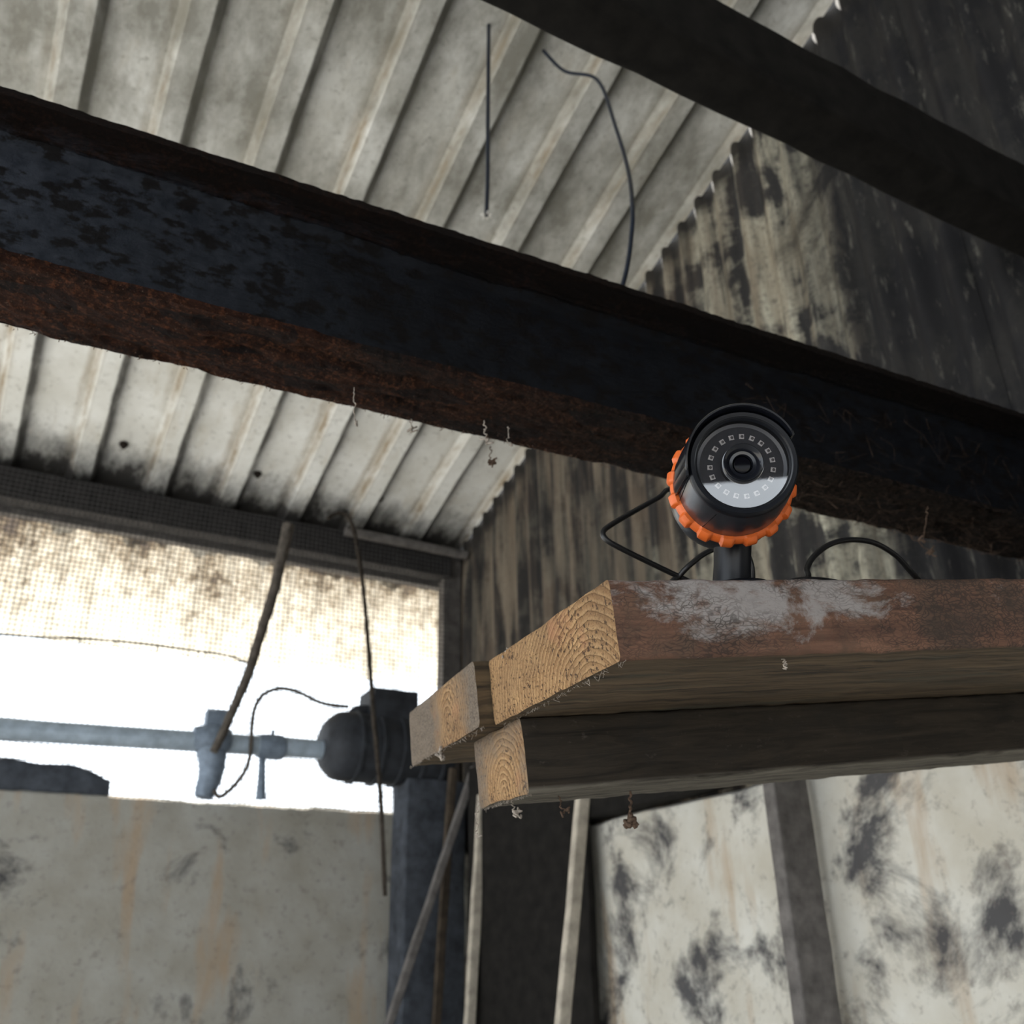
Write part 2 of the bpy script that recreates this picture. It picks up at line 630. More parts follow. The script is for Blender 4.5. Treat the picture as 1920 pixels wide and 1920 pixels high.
M_seam = plain('panel_gap', (.003, .003, .003), .8, 0, .1, 0, 10, 0)
M_bolt = plain('rusty_bolt', (.030, .022, .018), .8, .3, .3, .4, 200, .3)
M_white = plain('white_insulation', (.70, .68, .64), .7, 0, .3, .1, 100, 0)
M_block = plain('dark_weathered_block', (.055, .062, .075), .9, 0, .2, .5, 20, .5)


def lens_material():
    m = Mat('coated_lens_glass')
    m.set((.004, .004, .006), .12, 0, .12, 0)
    return m.m


def pane_material():
    m = Mat('clear_cover_glass')
    fr = m.n('ShaderNodeFresnel')
    fr.inputs['IOR'].default_value = 2.5
    tr = m.n('ShaderNodeBsdfTransparent')
    tr.inputs[0].default_value = (.93, .93, .95, 1)
    gl = m.n('ShaderNodeBsdfGlossy')
    gl.inputs['Roughness'].default_value = .015
    mx = m.n('ShaderNodeMixShader')
    m.link(fr.outputs[0], mx.inputs[0])
    m.link(tr.outputs[0], mx.inputs[1])
    m.link(gl.outputs[0], mx.inputs[2])
    m.link(mx.outputs[0], m.out.inputs[0])
    return m.m


def plastic_sheet_material():
    m = Mat('mouldy_translucent_sheet')
    v = m.obj()
    s = m.sep(v)
    blot = m.noise(v, 6, 9, .74, .2)
    fine = m.noise(v, 40, 6, .7)
    a = m.math('ADD', m.math('MULTIPLY', blot, .65), m.math('MULTIPLY', fine, .40))
    a = m.math('ADD', a, m.rng(s[2], -.42, -.05, -.15, .055))
    col = m.mix(m.rng(a, .33, .60), (.74, .69, .58), (.15, .115, .075))
    col = m.mix(m.rng(a, .56, .66, 0, .9), col, (.06, .05, .045))
    tl = m.n('ShaderNodeBsdfTranslucent')
    df = m.n('ShaderNodeBsdfDiffuse')
    m.link(col, tl.inputs[0])
    m.link(col, df.inputs[0])
    mx = m.n('ShaderNodeMixShader')
    mx.inputs[0].default_value = .35
    m.link(tl.outputs[0], mx.inputs[1])
    m.link(df.outputs[0], mx.inputs[2])
    m.link(mx.outputs[0], m.out.inputs[0])
    return m.m


M_lens = lens_material()
M_pane = pane_material()
M_plastic = plastic_sheet_material()

# ================================================================== SETTING
YW = 2.80                 # inner plane of the wall with the window
XG = 1.347                # corrugated end wall
SL = math.tan(math.radians(17.1))


def roof_z(y):
    return HC + 1.386 + SL * (YW - y)


I4 = Matrix.Identity(4)


def box_obj(name, lo, hi, mat, parent=None, kind=None, bev=0.0):
    bm = bmesh.new()
    bmesh.ops.create_cube(bm, size=1)
    lo, hi = Vector(lo), Vector(hi)
    for v in bm.verts:
        v.co = Vector(((v.co.x + .5) * (hi.x - lo.x) + lo.x, (v.co.y + .5) * (hi.y - lo.y) + lo.y, (v.co.z + .5) * (hi.z - lo.z) + lo.z))
    if bev:
        bmesh.ops.bevel(bm, geom=list(bm.edges), offset=bev, segments=2, affect='EDGES')
    me = bpy.data.meshes.new(name)
    bm.to_mesh(me)
    bm.free()
    me.materials.append(mat)
    o = bpy.data.objects.new(name, me)
    COL.objects.link(o)
    if parent:
        o.parent = parent
    if kind:
        o['kind'] = kind
    return o


# floor: packed dirt inside and the yard outside
N = 40
fv, ff = [], []
for i in range(N + 1):
    for j in range(N + 1):
        x, y = -20 + i, -20 + j
        fv.append((x, y, .03 * fn((x, y, 0), .4) - .02))
for i in range(N):
    for j in range(N):
        a = i * (N + 1) + j
        ff.append((a, a + N + 1, a + N + 2, a + 1))
tag(mesh_obj('floor', fv, ff, M_soil, None, True), 'packed pale dirt floor running out into the yard', None, None, 'structure')

# roof: box-profile sheets whose ribs hang down
ceil = tag(empty('ceiling', (0, 0, 0)), 'sloping whitewashed steel roof with ribs running down to the eave', None, None, 'structure')
PITCH = .212
RX0 = .055


def roof_profile(x0, n):
    pts = []
    for k in range(n):
        b = x0 + k * PITCH
        pts += [(b, .0), (b + .020, -.026), (b + .068, -.026), (b + .088, 0.0), (b + .13, .0015), (b + .17, .0015)]
    pts.append((x0 + n * PITCH, 0))
    pts += [(x0 + n * PITCH + .018, -.024)]
    return pts


def roof_sheet(x0, n, lift):
    pr = roof_profile(x0, n)
    ys = lin(-2.6, 3.02, 48)
    V, F = [], []
    for y in ys:
        for (x, dz) in pr:
            q = (x * 3, y, 0)
            V.append((x + .004 * fn((x, y, 1), 1.7), y, roof_z(y) + dz + lift + .004 * fn(q, 1.3)))
    n_ = len(pr)
    for i in range(len(ys) - 1):
        for j in range(n_ - 1):
            a = i * n_ + j
            F.append((a, a + 1, a + n_ + 1, a + n_))
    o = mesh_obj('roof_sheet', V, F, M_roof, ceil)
    sm = o.modifiers.new('thickness', 'SOLIDIFY')
    sm.thickness = .0012
    sm.offset = 1
    return o


for k, (i0, n) in enumerate(((-15, 4), (-11, 4), (-7, 4), (-3, 4), (1, 5))):
    roof_sheet(RX0 + i0 * PITCH, n, .001 * (k % 2))
# bolts through the pans over the eave timber
bv, bf = lathe_geo([(-.016, 0), (-.016, .0055), (-.006, .0060), (-.006, .011), (-.001, .013), (0, .013)], 10)
bolt0 = None
for (px, py) in ((232, 833), (483, 888), (713, 933), (20, 790)):
    d = ray(px, py)
    t = (1.386 + SL * YW) / (d.z + SL * d.y)
    p = CAMPOS + d * t
    if bolt0 is None:
        bolt0 = mesh_obj('roof_bolt', bv, bf, M_bolt, ceil, 'auto')
        b = bolt0
    else:
        b = bolt0.copy()
        COL.objects.link(b)
    b.location = p
    b.rotation_euler = (-math.atan(SL), 0, 0)

# end wall: render below, corrugated sheets above
wr = tag(empty('wall_right', (XG, 0, 0)), 'mouldy whitewashed corrugated end wall above a rendered base', None, None, 'structure')
ZB = at_x(1300, 1497, XG - .03).z
amp, cp = .0105, .076


def gable_sheet(y0, y1, off):
    ny = max(8, int((y1 - y0) / cp * 10))
    ys = lin(y0, y1, ny)
    V, F = [], []
    nz = 20
    for y in ys:
        zt = roof_z(y) - .018
        for k in range(nz + 1):
            z = (ZB - .02) + (zt - ZB + .02) * k / nz
            x = amp * math.cos(2 * math.pi * y / cp) + off + .006 * fn((y, z, 3), 1.2)
            V.append((x, y, z))
    for i in range(ny - 1):
        for k in range(nz):
            a = i * (nz + 1) + k
            F.append((a, a + 1, a + nz + 2, a + nz + 1))
    return mesh_obj('corrugated_sheet', V, F, M_wall, wr, True)


for k in range(8):
    y1 = YW + .06 - k * .684
    gable_sheet(y1 - .72, y1, .002 * (k % 2))
# strip added outside to block daylight leaking between corrugations and roof
V = []
for y in (-2.7, YW + .2):
    for (x, dz) in ((.022, -.10), (.040, -.10), (.040, .03), (.022, .03)):
        V.append((x, y, roof_z(y) + dz))
mesh_obj('light_stop_strip', V, [(0, 1, 5, 4), (1, 2, 6, 5), (2, 3, 7, 6), (3, 0, 4, 7), (3, 2, 1, 0), (4, 5, 6, 7)], M_dark_timber, wr)
# rendered base with an uneven top edge
nb = 90
V, F = [], []
for i in range(nb + 1):
    y = -2.6 + (YW + 2.7) * i / nb
    top = ZB + .012 * fn((y, 0, 0), 3) + .006 * fn((y, 5, 0), 14)
    for (x, z) in ((-.03, -.05), (-.03, .6), (-.03, 1.1), (-.03, top - .035), (-.030, top - .006), (-.022, top), (.0, top), (.14, top), (.14, -.05)):
        xx = x + (.004 * fn((y, z, 2), 4) if x < 0 else 0)
        V.append((xx, y, z))
for i in range(nb):
    for k in range(8):
        a = i * 9 + k
        F.append((a, a + 9, a + 10, a + 1))
mesh_obj('rendered_base', V, F, M_render, wr, 'auto')

# window wall
ZS = HC + .1592 * YW          # sill
ZH = HC + .4367 * YW          # head of the opening
XJ = .4575 * YW               # right jamb
wl = tag(empty('wall_left', (0, YW, 0)), 'chalky rendered eave wall below the long meshed opening', None, None, 'structure')
V, F = [], []
nb = 110
for i in range(nb + 1):
    x = -.50 + (XG + .1 + .50) * i / nb
    t = ZS + .006 * fn((x, 1, 0), 3) + .004 * fn((x, 4, 0), 16)
    for (y, z) in ((-.05, -.05), (-.05, .9), (-.05, t - .06), (-.05, t - .008), (-.040, t), (.05, t + .003), (.12, t), (.12, -.05)):
        yy = y + (.005 * fn((x, z, 2), 4) if y < 0 else 0)
        V.append((x, yy, z))
for i in range(nb):
    for k in range(7):
        a = i * 8 + k
        F.append((a, a + 1, a + 9, a + 8))
mesh_obj('rendered_base', V, F, M_sill, wl, 'auto')
win = tag(empty('window_1', (0, YW, ZS)), 'long open window closed by fine wire mesh under the eave', None, None, 'structure')
T = Matrix.Translation
ZT = HC + .479 * YW
timber('head_beam', M_dark_timber, (4.7, .10, .098), T((-3.4, YW - .01, ZT - .098)), win, .006, .003, 9, 3.0, 60)
timber('lower_head_board', M_grey_timber, (4.7, .03, .085), T((-3.4, YW + .055, ZH)), win, .003, .003, 9, 4.0, 60)
timber('jamb_post', M_grey_timber, (ZT - ZS, .05, .068), T((XJ, YW + .01, ZS)) @ Matrix.Rotation(-math.pi / 2, 4, 'Y') @ Matrix.Scale(-1, 4, (0, 0, 1)), win, .004, .002, 12, 5.0, 30)
tube('head_rail', [(.90, YW - .045, ZT - .018), (1.1, YW - .046, ZT - .020), (1.34, YW - .045, ZT - .022)], .016, M_grey_timber, win, 6, 12)
# wire mesh across the opening, one sheet of crossing wires
V, F = [], []


def add_wire(path, r):
    global V, F
    v, f = tube_geo(path, r, 4)
    o = len(V)
    V += v
    F += [tuple(i + o for i in q) for q in f]


MP = .0146
YM = YW - .030
x = -1.7
while x < XJ + .01:
    path = []
    for k in range(15):
        z = ZS + .0 + (ZT - .01 - ZS) * k / 14
        path.append(Vector((x + .004 * fn((x, z, 0), 2.5) + .0006 * random.uniform(-1, 1), YM + .012 * fn((x, z, 7), 1.8), z)))
    add_wire(path, .00115)
    x += MP
z = ZS + .004
while z < ZT - .012:
    path = []
    for k in range(61):
        xx = -1.7 + (XJ + 1.71) * k / 60
        path.append(Vector((xx, YM + .012 * fn((xx, z, 7), 1.8), z + .006 * fn((xx, z, 0), 1.5))))
    add_wire(path, .00115)
    z += MP
inv = win.matrix_world.inverted()
tag(mesh_obj('wire_mesh', [inv @ v for v in V], F, M_wire, win), 'fine square galvanised wire mesh', None, None, 'stuff')

# wall behind the viewer with a low wide opening
wb = tag(empty('wall_back', (0, -2.4, 0)), 'dark boarded wall behind the viewer above a wide low opening', None, None, 'structure')
for k in range(12):
    box_obj('board', (-3.0 + k * .365, -.02, 1.945 if k < 10 else 0), (-3.0 + k * .365 + .355, .02, roof_z(-2.4) + .0), M_purlin, wb)

# ================================================================== STEEL BEAM
BY0, BZ0 = .720, HC + .527
bm_mw = T((0, BY0, BZ0)) @ Matrix.Rotation(math.atan(-.04), 4, 'Z')
Wf, Hf, tf, tw = .098, .179, .0085, .007
prof = []


def seg_pts(a, b, n):
    return [(a[0] + (b[0] - a[0]) * i / n, a[1] + (b[1] - a[1]) * i / n) for i in range(n)]


c = Wf / 2
outline = [(0, 0), (Wf, 0), (Wf, tf), (c + tw / 2 + .008, tf + .003), (c + tw / 2, tf + .011), (c + tw / 2, Hf - tf - .011), (c + tw / 2 + .008, Hf - tf - .003), (Wf, Hf - tf), (Wf, Hf), (0, Hf),
           (0, Hf - tf), (c - tw / 2 - .008, Hf - tf - .003), (c - tw / 2, Hf - tf - .011), (c - tw / 2, tf + .011), (c - tw / 2 - .008, tf + .003), (0, tf)]
cnt = [26, 3, 4, 1, 8, 1, 4, 3, 6, 4, 8, 1, 12, 1, 6, 4]
for i, a in enumerate(outline):
    prof += seg_pts(a, outline[(i + 1) % len(outline)], cnt[i])
xs = lin(-1.5, XG, 620)


def scale_fx(p):
    low = p.z < .012
    q = Vector((p.x * .5, p.y, p.z))
    a = .0030 if low else .0008
    d = fn(q, 38, 3.0) * a + fn(p, 150, 5.0) * a * .5
    e = max(0, fn((p.x * .35, p.y, p.z), 30, 11) - .15) * .010 if low else 0
    r = p.copy()
    r.z += (d - 0) + e if p.z < .001 else d * .4
    if p.y < .002 or p.y > Wf - .002:
        r.y += d * 1.2 + fn(p, 60, 8) * .0016 + fn(p, 200, 4) * .0008
    return r


V, F, MI = sweep(prof, xs, fx=scale_fx)
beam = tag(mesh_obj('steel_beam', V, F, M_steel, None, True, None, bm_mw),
           'long rusted dark steel I-beam crossing the picture behind the security camera', 'beam')
beam.data.set_sharp_from_angle(angle=math.radians(50))
# higher sooty timber, only its lower edge shows at the top right
P = at_y(1700, 385, .66)
o = timber('tie_beam', M_purlin, (3.6, .075, .11), T((-2.25, .585, P.z)), None, .006, .004, 14, 8.0, 60)
tag(o, 'sooty black timber tie beam high up near the corrugated wall', 'beam')

# ================================================================== SHELF
fr_c = Vector((4840, 115, 1800)).normalized()
fl_c = Vector((-630, 747, 1800))
fl_c = (fl_c - fr_c * fl_c.dot(fr_c)).normalized()
SR, SLV = MX @ fr_c, MX @ fl_c
SV = SR.cross(SLV)
B0 = at_d(1165, 1238, .55)
SM = Matrix.Translation(B0) @ Matrix((SR, SLV, SV)).transposed().to_4x4()


def S(r, l, h):
    return SM @ Vector((r, l, h))


def on_l(px, py, l):
    return at_plane(px, py, S(0, l, 0), SLV)


def on_h(px, py, h):
    return at_plane(px, py, S(0, 0, h), SV)


def plank(name, l0, l1, h0, h1, r0, r1, mats, rad, seed, yaw=0.0, endskew=0.0, n=110, jit=.0011):
    pr = round_rect(l0, l1, h0, h1, rad, 4, 14)
    V, F, MI = [], [], []
    xs = [r0 + (r1 - r0) * (i / (n - 1)) ** 1.25 for i in range(n)]

    def fx(p):
        q = p.copy()
        q.x += endskew * (p.y - l0) * max(0, 1 - (p.x - r0) / .1)
        q.y += yaw * p.x
        return q
    V, F, MI = sweep(pr, xs, jitter=jit, jscale=45, seed=seed, fx=fx, cap=False)
    m = len(pr)
    # end cap as concentric loops so that the saw cut can be a little uneven
    cy, cz = (l0 + l1) / 2, (h0 + h1) / 2
    for end, base, sgn in ((xs[0], 0, -1), (xs[-1], (n - 1) * m, 1)):
        prev = list(range(base, base + m))
        for s in (.94, .78, .55, .3):
            ring = []
            for k in range(m):
                b = V[base + k]
                p = Vector((b.x, cy + (b.y - cy) * s + 0, cz + (b.z - cz) * s))
                p.x = b.x + sgn * (.0010 * fn((0, p.y, p.z), 90, seed) + (.0012 if s < .9 else .0008))
                ring.append(len(V))
                V.append(p)
            for k in range(m):
                a, b2 = prev[k], prev[(k + 1) % m]
                q = (a, b2, ring[(k + 1) % m], ring[k])
                F.append(q[::-1] if sgn < 0 else q)
                MI.append(1)
            prev = ring
        F.append(tuple(prev[::-1]) if sgn < 0 else tuple(prev))
        MI.append(1)
    return mesh_obj(name, V, F, mats, None, 'auto', MI, SM)


def solve_lh(px, py, r=0.0):
    p = at_plane(px, py, S(r, 0, 0), SR)
    q = SM.inverted() @ p
    return q.y, q.z


pi1 = solve_lh(1120, 1350)
pi2 = solve_lh(842, 1352, -.015)
pi3 = solve_lh(938, 1490)
RE = 1.03
p1 = plank('wooden_plank', 0, .2155, 0, .0490, 0, RE, [wood_materials('front_plank', 'front'), endgrain('front_plank', pi1, .0050, 0.0)], .0035, 2.0, endskew=-.02)
tag(p1, 'thick shelf plank with pale sawn end and white paint traces, carrying the security camera', 'plank')
p2 = plank('wooden_plank', .2185, .452, 0, .0515, -.0155, RE - .03, [wood_materials('rear_plank', 'grey'), endgrain('rear_plank', pi2, .0060, .06, grey_edge=(.030, .072, .92))], .005, 6.0, endskew=.02)
tag(p2, 'grey-edged shelf plank behind the painted one, its end jutting out furthest', 'plank')
p3 = plank('wooden_batten', .183, .300, -.0545, -.0006, .005, RE - .02, [wood_materials('batten', 'dark'), endgrain('batten', pi3, .0052, .03, grey_edge=(.034, .066, .85))], .003, 9.0, yaw=.035)
tag(p3, 'dark timber batten with sawn square end running beneath both shelf planks', 'batten')
# ledger fixed to the end wall that carries the far end of the shelf
lp = S(RE - .06, .0, -.055)
o = box_obj('shelf_ledger', (XG - .055, .25, 1.65), (XG - .012, .85, 1.722), M_brown_timber, None, None, .004)
tag(o, 'short brown timber ledger on the end wall under the shelf', 'ledger')

# ================================================================== SECURITY CAMERA
RC = at_d(1371, 909, .625)
FC = at_d(1393.5, 868.5, .578)
ax = (FC - RC).normalized()
upv = (SV - ax * SV.dot(ax)).normalized()
rt = upv.cross(ax)
CM = Matrix.Translation(RC) @ Matrix((rt, upv, ax)).transposed().to_4x4()
zf = (FC - RC).length
base_l = .037


def base_r(pxx):
    lo, hi = 0.0, .3
    for _ in range(40):
        mid = (lo + hi) / 2
        q = MX.transposed() @ (S(mid, base_l, .055) - CAMPOS)
        if 960 + FPX * q.x / q.z < pxx:
            lo = mid
        else:
            hi = mid
    return lo


BR = base_r(1369)
BASE = S(BR, base_l, .0495)
scam = empty('security_camera', mw=Matrix.Translation(BASE))
tag(scam, 'small black bullet security camera with orange collar standing on the shelf plank', 'camera')


def cpart(name, V, F, mat, smooth='auto', parent=None):
    return mesh_obj(name, V, F, mat, parent or scam, smooth, None, CM) if parent is None else child_of(name, V, F, mat, smooth, parent)


def child_of(name, V, F, mat, smooth, parent):
    bpy.context.view_layer.update()
    o = mesh_obj(name, V, F, mat, None, smooth)
    o.parent = parent
    return o


V, F = lathe_geo([(-.064, 0), (-.064, .012), (-.060, .022), (-.048, .0335), (-.030, .0372), (-.008, .0372), (-.004, .0352), (.004, .0352), (.006, .0358), (.020, .0352), (zf - .010, .0338), (zf - .004, .0331), (zf - .009, .020), (zf - .009, 0)], 96)
house = cpart('housing', V, F, M_body)
V, F = lathe_geo([(zf - .0075, .0272), (zf - .002, .0276), (zf + .0022, .0292), (zf + .0025, .0315), (zf + .001, .0326), (zf - .0035, .0332), (zf - .0042, .0330)][::-1], 96)
cpart('front_rim', V, F[:96 * 6], M_rim)
# orange collar with lobes
LOB = 16
prf = [(-.0062, .0345), (-.0062, .0385), (-.0040, .0410), (0, .0418), (.0030, .0412), (.0052, .0398), (.0062, .0380), (.0064, .0352)]
V, F = [], []
sg = 256
for (z, r) in prf:
    for k in range(sg):
        a = 2 * math.pi * k / sg
        ph = (a * LOB / (2 * math.pi) + .12) % 1
        lob = max(0.0, min(1.0, (.31 - abs(ph - .5)) / .11))
        lob = lob * lob * (3 - 2 * lob)
        rr = r if r < .037 else r - .0022 * (1 - lob) * min(1, (r - .036) / .004)
        V.append(Vector((rr * math.cos(a), rr * math.sin(a), z * (1.0 if r < .037 else (.90 + .22 * lob)))))
for i in range(len(prf) - 1):
    for k in range(sg):
        a, b = i * sg + k, i * sg + (k + 1) % sg
        F.append((a, b, b + sg, a + sg))
for k in range(sg):
    a, b = (len(prf) - 1) * sg + k, (len(prf) - 1) * sg + (k + 1) % sg
    F.append((a, b, (k + 1) % sg, k))
cpart('collar', V, F, M_orange)['label'] = 'lobed orange plastic collar'
# visor: open shell over the top
A0, A1 = 22, 186
V, F = [], []
ns = 60
ring = [(-.002, .0384), (zf + .0085, .0354), (zf + .0097, .0347), (zf + .0093, .0338), (zf + .002, .0332), (-.002, .0374)]
for (z, r) in ring:
    for k in range(ns + 1):
        a = math.radians(A0 + (A1 - A0) * k / ns)
        w_ = math.sin(math.pi * k / ns) ** .5
        zz = z if z < zf else zf + (z - zf) * (.30 + .70 * w_)
        V.append(Vector((r * math.cos(a), r * math.sin(a), zz)))
m_ = len(ring)
for i in range(m_):
    for k in range(ns):
        a = i * (ns + 1) + k
        b = ((i + 1) % m_) * (ns + 1) + k
        F.append((a, a + 1, b + 1, b))
F.append(tuple(i * (ns + 1) for i in range(m_))[::-1])
F.append(tuple(i * (ns + 1) + ns for i in range(m_)))
cpart('visor', V, F, M_gloss)
# panel gaps on the side of the housing


def surf(a, z):
    r = .0358 + (.0338 - .0358) * (z - .006) / (zf - .016) + .0001
    return Vector((r * math.cos(math.radians(a)), r * math.sin(math.radians(a)), z))


for path in ([surf(187, .044 - .040 * i / 12 + .0) + Vector((0, -.0006 * i, 0)) * .5 for i in range(12)],
             [surf(228 + 6 * i / 12, .006 + .034 * i / 12) for i in range(13)]):
    V, F = tube_geo(path, .00022, 5)
    cpart('panel_gap', V, F, M_seam)
# face: board, LEDs, lens, cover glass
zb = zf - .0070
V, F = lathe_geo([(zb, .0125), (zb, .0271)], 96)
F = F[:96]
board = cpart('led_board', V, F, M_face, True)
led = bpy.data.meshes.new('led')
s_ = .0015
lv = [(-s_, -s_, 0), (s_, -s_, 0), (s_, s_, 0), (-s_, s_, 0), (-s_, -s_, .0007), (s_, -s_, .0007), (s_, s_, .0007), (-s_, s_, .0007)]
lfc = [(0, 1, 5, 4), (1, 2, 6, 5), (2, 3, 7, 6), (3, 0, 4, 7), (4, 5, 6, 7)]
led.from_pydata(lv, [], lfc)
led.materials.append(M_led)
dv, df_ = lathe_geo([(.0006, .00095), (.0009, .00090), (.0010, 0)], 14)
die = bpy.data.meshes.new('led_die')
die.from_pydata([tuple(q) for q in dv], [], df_)
die.materials.append(M_leddie)
RL = .0190
for k in range(19):
    a = math.radians(90 + 9 - k * 360 / 19)
    o = bpy.data.objects.new('led', led)
    COL.objects.link(o)
    o.parent = board
    o.location = (RL * math.cos(a), RL * math.sin(a), zb)
    o.rotation_euler = (0, 0, a + random.uniform(-.1, .1) + math.pi / 2)
    d_ = bpy.data.objects.new('led_die', die)
    COL.objects.link(d_)
    d_.parent = board
    d_.location = (RL * math.cos(a) + .0003, RL * math.sin(a), zb)
V, F = lathe_geo([(zb - .001, .0127), (zb + .0045, .0127), (zb + .0085, .0121), (zb + .0092, .0115), (zb + .0088, .0108), (zb + .0060, .0082), (zb + .0054, .0080), (zb + .0052, .0062), (zb + .0030, .0056), (zb + .0030, 0)], 72)
barrel = cpart('lens_barrel', V, F, M_gloss)
gv, gf = lathe_geo([(zb + .0031, .0056), (zb + .0034, .0048), (zb + .0036, .0032), (zb + .0037, .0014), (zb + .0037, 0)], 48)
child_of('lens', gv, gf, M_lens, True, barrel)
V, F = lathe_geo([(zf - .0012, .0126), (zf - .0012, .0274)], 96)
cpart('cover_glass', V, F[:96], M_pane, True)
V, F = lathe_geo([(zf - .0013, .0274), (zf - .0004, .0279), (zf + .0006, .0286), (zf + .0024, .0300)], 96)
cpart('bezel', V, F[:96 * 3], M_rim, True)
# bracket: round foot, stem and joint
bw = Matrix.Translation(BASE) @ Matrix((SR, SLV, SV)).transposed().to_4x4()
lathe('foot', [(0, .0), (0, .0265), (.0018, .0268), (.0034, .0255), (.0050, .0210), (.0062, .0150), (.0066, 0)], M_stem, scam, 64, bw)
under = RC - ax * .028 - upv * .030
st = (under - BASE)
sd = st.normalized()
su = Vector((1, 0, 0)).cross(sd).normalized()
sw = Matrix.Translation(BASE) @ Matrix((sd.cross(su).cross(sd).normalized(), sd.cross(su).normalized(), sd)).transposed().to_4x4()
L_ = st.length
lathe('stem', [(.003, 0), (.003, .0136), (.006, .0128), (L_ * .5, .0122), (L_ - .004, .0124), (L_ + .003, .0128), (L_ + .006, .0100), (L_ + .010, 0)], M_stem, scam, 48, sw)

# ================================================================== CABLES
CR = .0021
TOP = .0490 + CR
def land(px, py, l, h=None):
    q = SM.inverted() @ on_l(px, py, l)
    return S(q.x, l, TOP if h else max(q.z, TOP))


cpts = [RC - ax * .062, RC - ax * .085 - upv * .002, on_l(1262, 919, .150), on_l(1235, 933, .142), on_l(1185, 961, .130), on_l(1146, 984, .120), on_l(1131, 997, .115), on_l(1136, 1011, .112),
        on_l(1160, 1026, .112), on_l(1210, 1051, .115), on_l(1262, 1076, .118), on_l(1300, 1094, .120), land(1338, 1113, .122), land(1360, 1124, .14, TOP), land(1330, 1124, .165, TOP), land(1280, 1115, .15, TOP), land(1258, 1104, .122), 
        on_l(1274, 1080, .118), on_l(1293, 1060, .112), on_l(1325, 1036, .11), on_l(1368, 1022, .11), on_l(1398, 1036, .11), on_l(1409, 1060, .11), on_l(1411, 1085, .113), land(1409, 1110, .118),
        land(1415, 1124, .125, TOP), land(1430, 1128, .15, TOP)]
q0 = on_l(1490, 1080, .03)
cable = tube('camera_cable', cpts, CR, M_cable, None, 8, 12)
tag(cable, 'black cable looping left out of the security camera back onto the shelf', 'cable')
lc = [land(1830, 1135, .18, TOP), land(1775, 1130, .14, TOP), land(1748, 1118, .112), on_l(1727, 1093, .107), on_l(1706, 1070, .10), on_l(1680, 1042, .095), on_l(1642, 1019, .09), on_l(1600, 1012, .085), on_l(1560, 1019, .08), on_l(1528, 1041, .075), on_l(1513, 1066, .07),
      on_l(1511, 1088, .065), S(.152, .058, TOP), S(.1455, .046, TOP), S(.1400, .032, TOP), S(.1400, .019, TOP + .0006), S(.150, .0115, TOP + .0004), S(.175, .016, TOP), S(.20, .030, TOP), S(.24, .05, TOP), S(.30, .06, TOP)]
cable2 = tube('coiled_cable', lc, CR * 1.05, M_cable, None, 8, 12)
tag(cable2, 'black cable arching up in a loop on the right of the shelf', 'cable')
# cables hanging from the roof
yb = .90
hc = [at_y(1120, 150, 1.1), at_y(1155, 240, 1.02), at_y(1178, 320, .95), at_y(1186, 390, yb), at_y(1183, 450, yb), at_y(1176, 500, yb), at_y(1166, 540, yb), at_y(1150, 590, yb), at_y(1120, 660, yb)]
top = hc[0].copy()
hc = [Vector((top.x - .03, 1.25, roof_z(1.25) - .005)), Vector((top.x - .01, 1.2, (roof_z(1.2) + top.z) / 2))] + hc
tag(tube('hanging_cable', hc, .0036, M_bluecable, None, 8, 12), 'blue-black cable hanging from the roof and passing behind the steel beam', 'cable')
e = at_y(912, 404, 1.25)
sb = [Vector((e.x + .01, 1.25, roof_z(1.25) - .004)), e + Vector((.006, 0, .30)), e + Vector((.004, 0, .12)), e + Vector((.002, 0, .05)), e]
stub = tube('cut_cable', sb, .0042, M_bluecable, None, 8, 12)
tag(stub, 'short cut-off dark cable dangling from the roof above the steel beam', 'cable')
for k in range(7):
    a = k * .9
    t_ = tube('frayed_sleeve', [e + Vector((0, 0, .003)), e + Vector((.006 * math.cos(a), .006 * math.sin(a), .0)), e + Vector((.011 * math.cos(a), .011 * math.sin(a), .003 * math.sin(3 * a)))], .0012, M_white, stub, 4, 5)

# ================================================================== AROUND THE WINDOW
# outside translucent sheet below the eave
V, F = [], []
nx, nz = 260, 14
for i in range(nx + 1):
    x = -2.6 + (XG + .1 + 2.6) * i / nx
    for k in range(nz + 1):
        z = -.44 * k / nz
        V.append((x, .012 * math.sin(2 * math.pi * x / .10) + .10 * k / nz, z))
for i in range(nx):
    for k in range(nz):
        a = i * (nz + 1) + k
        F.append((a, a + 1, a + nz + 2, a + nz + 1))
ps = mesh_obj('plastic_sheet', V, F, M_plastic, None, True, None, T((0, YW + .16, ZT + .03)))
tag(ps, 'mould-stained cream translucent corrugated sheet hanging outside the window', 'sheet')

YP = YW - .16
Zp = at_y(350, 1385, YP).z
pipe = empty('drive_pipe', (0, YP, Zp))
tag(pipe, 'pale grey-blue horizontal pipe running along the window above the sill', 'pipe')
a_ = at_y(-60, 1363, YP)
b_ = at_y(640, 1408, YP)
tube('tube', [a_ + (a_ - b_) * .25, a_, a_.lerp(b_, .33), a_.lerp(b_, .66), b_], .0265, M_pipe, pipe, 6, 20, .03)
c2 = at_y(512, 1401, YP)
lathe('sleeve', [(-.040, .022), (-.040, .031), (-.028, .033), (-.010, .034), (.018, .034), (.030, .030), (.034, .022)], M_paleiron, pipe, 24, T(c2) @ Matrix.Rotation(math.pi / 2, 4, 'Y'))
tube('sleeve_screw', [c2 + Vector((-.004, 0, .02)), c2 + Vector((-.004, 0, .046))], .005, M_paleiron, pipe, 3, 8)
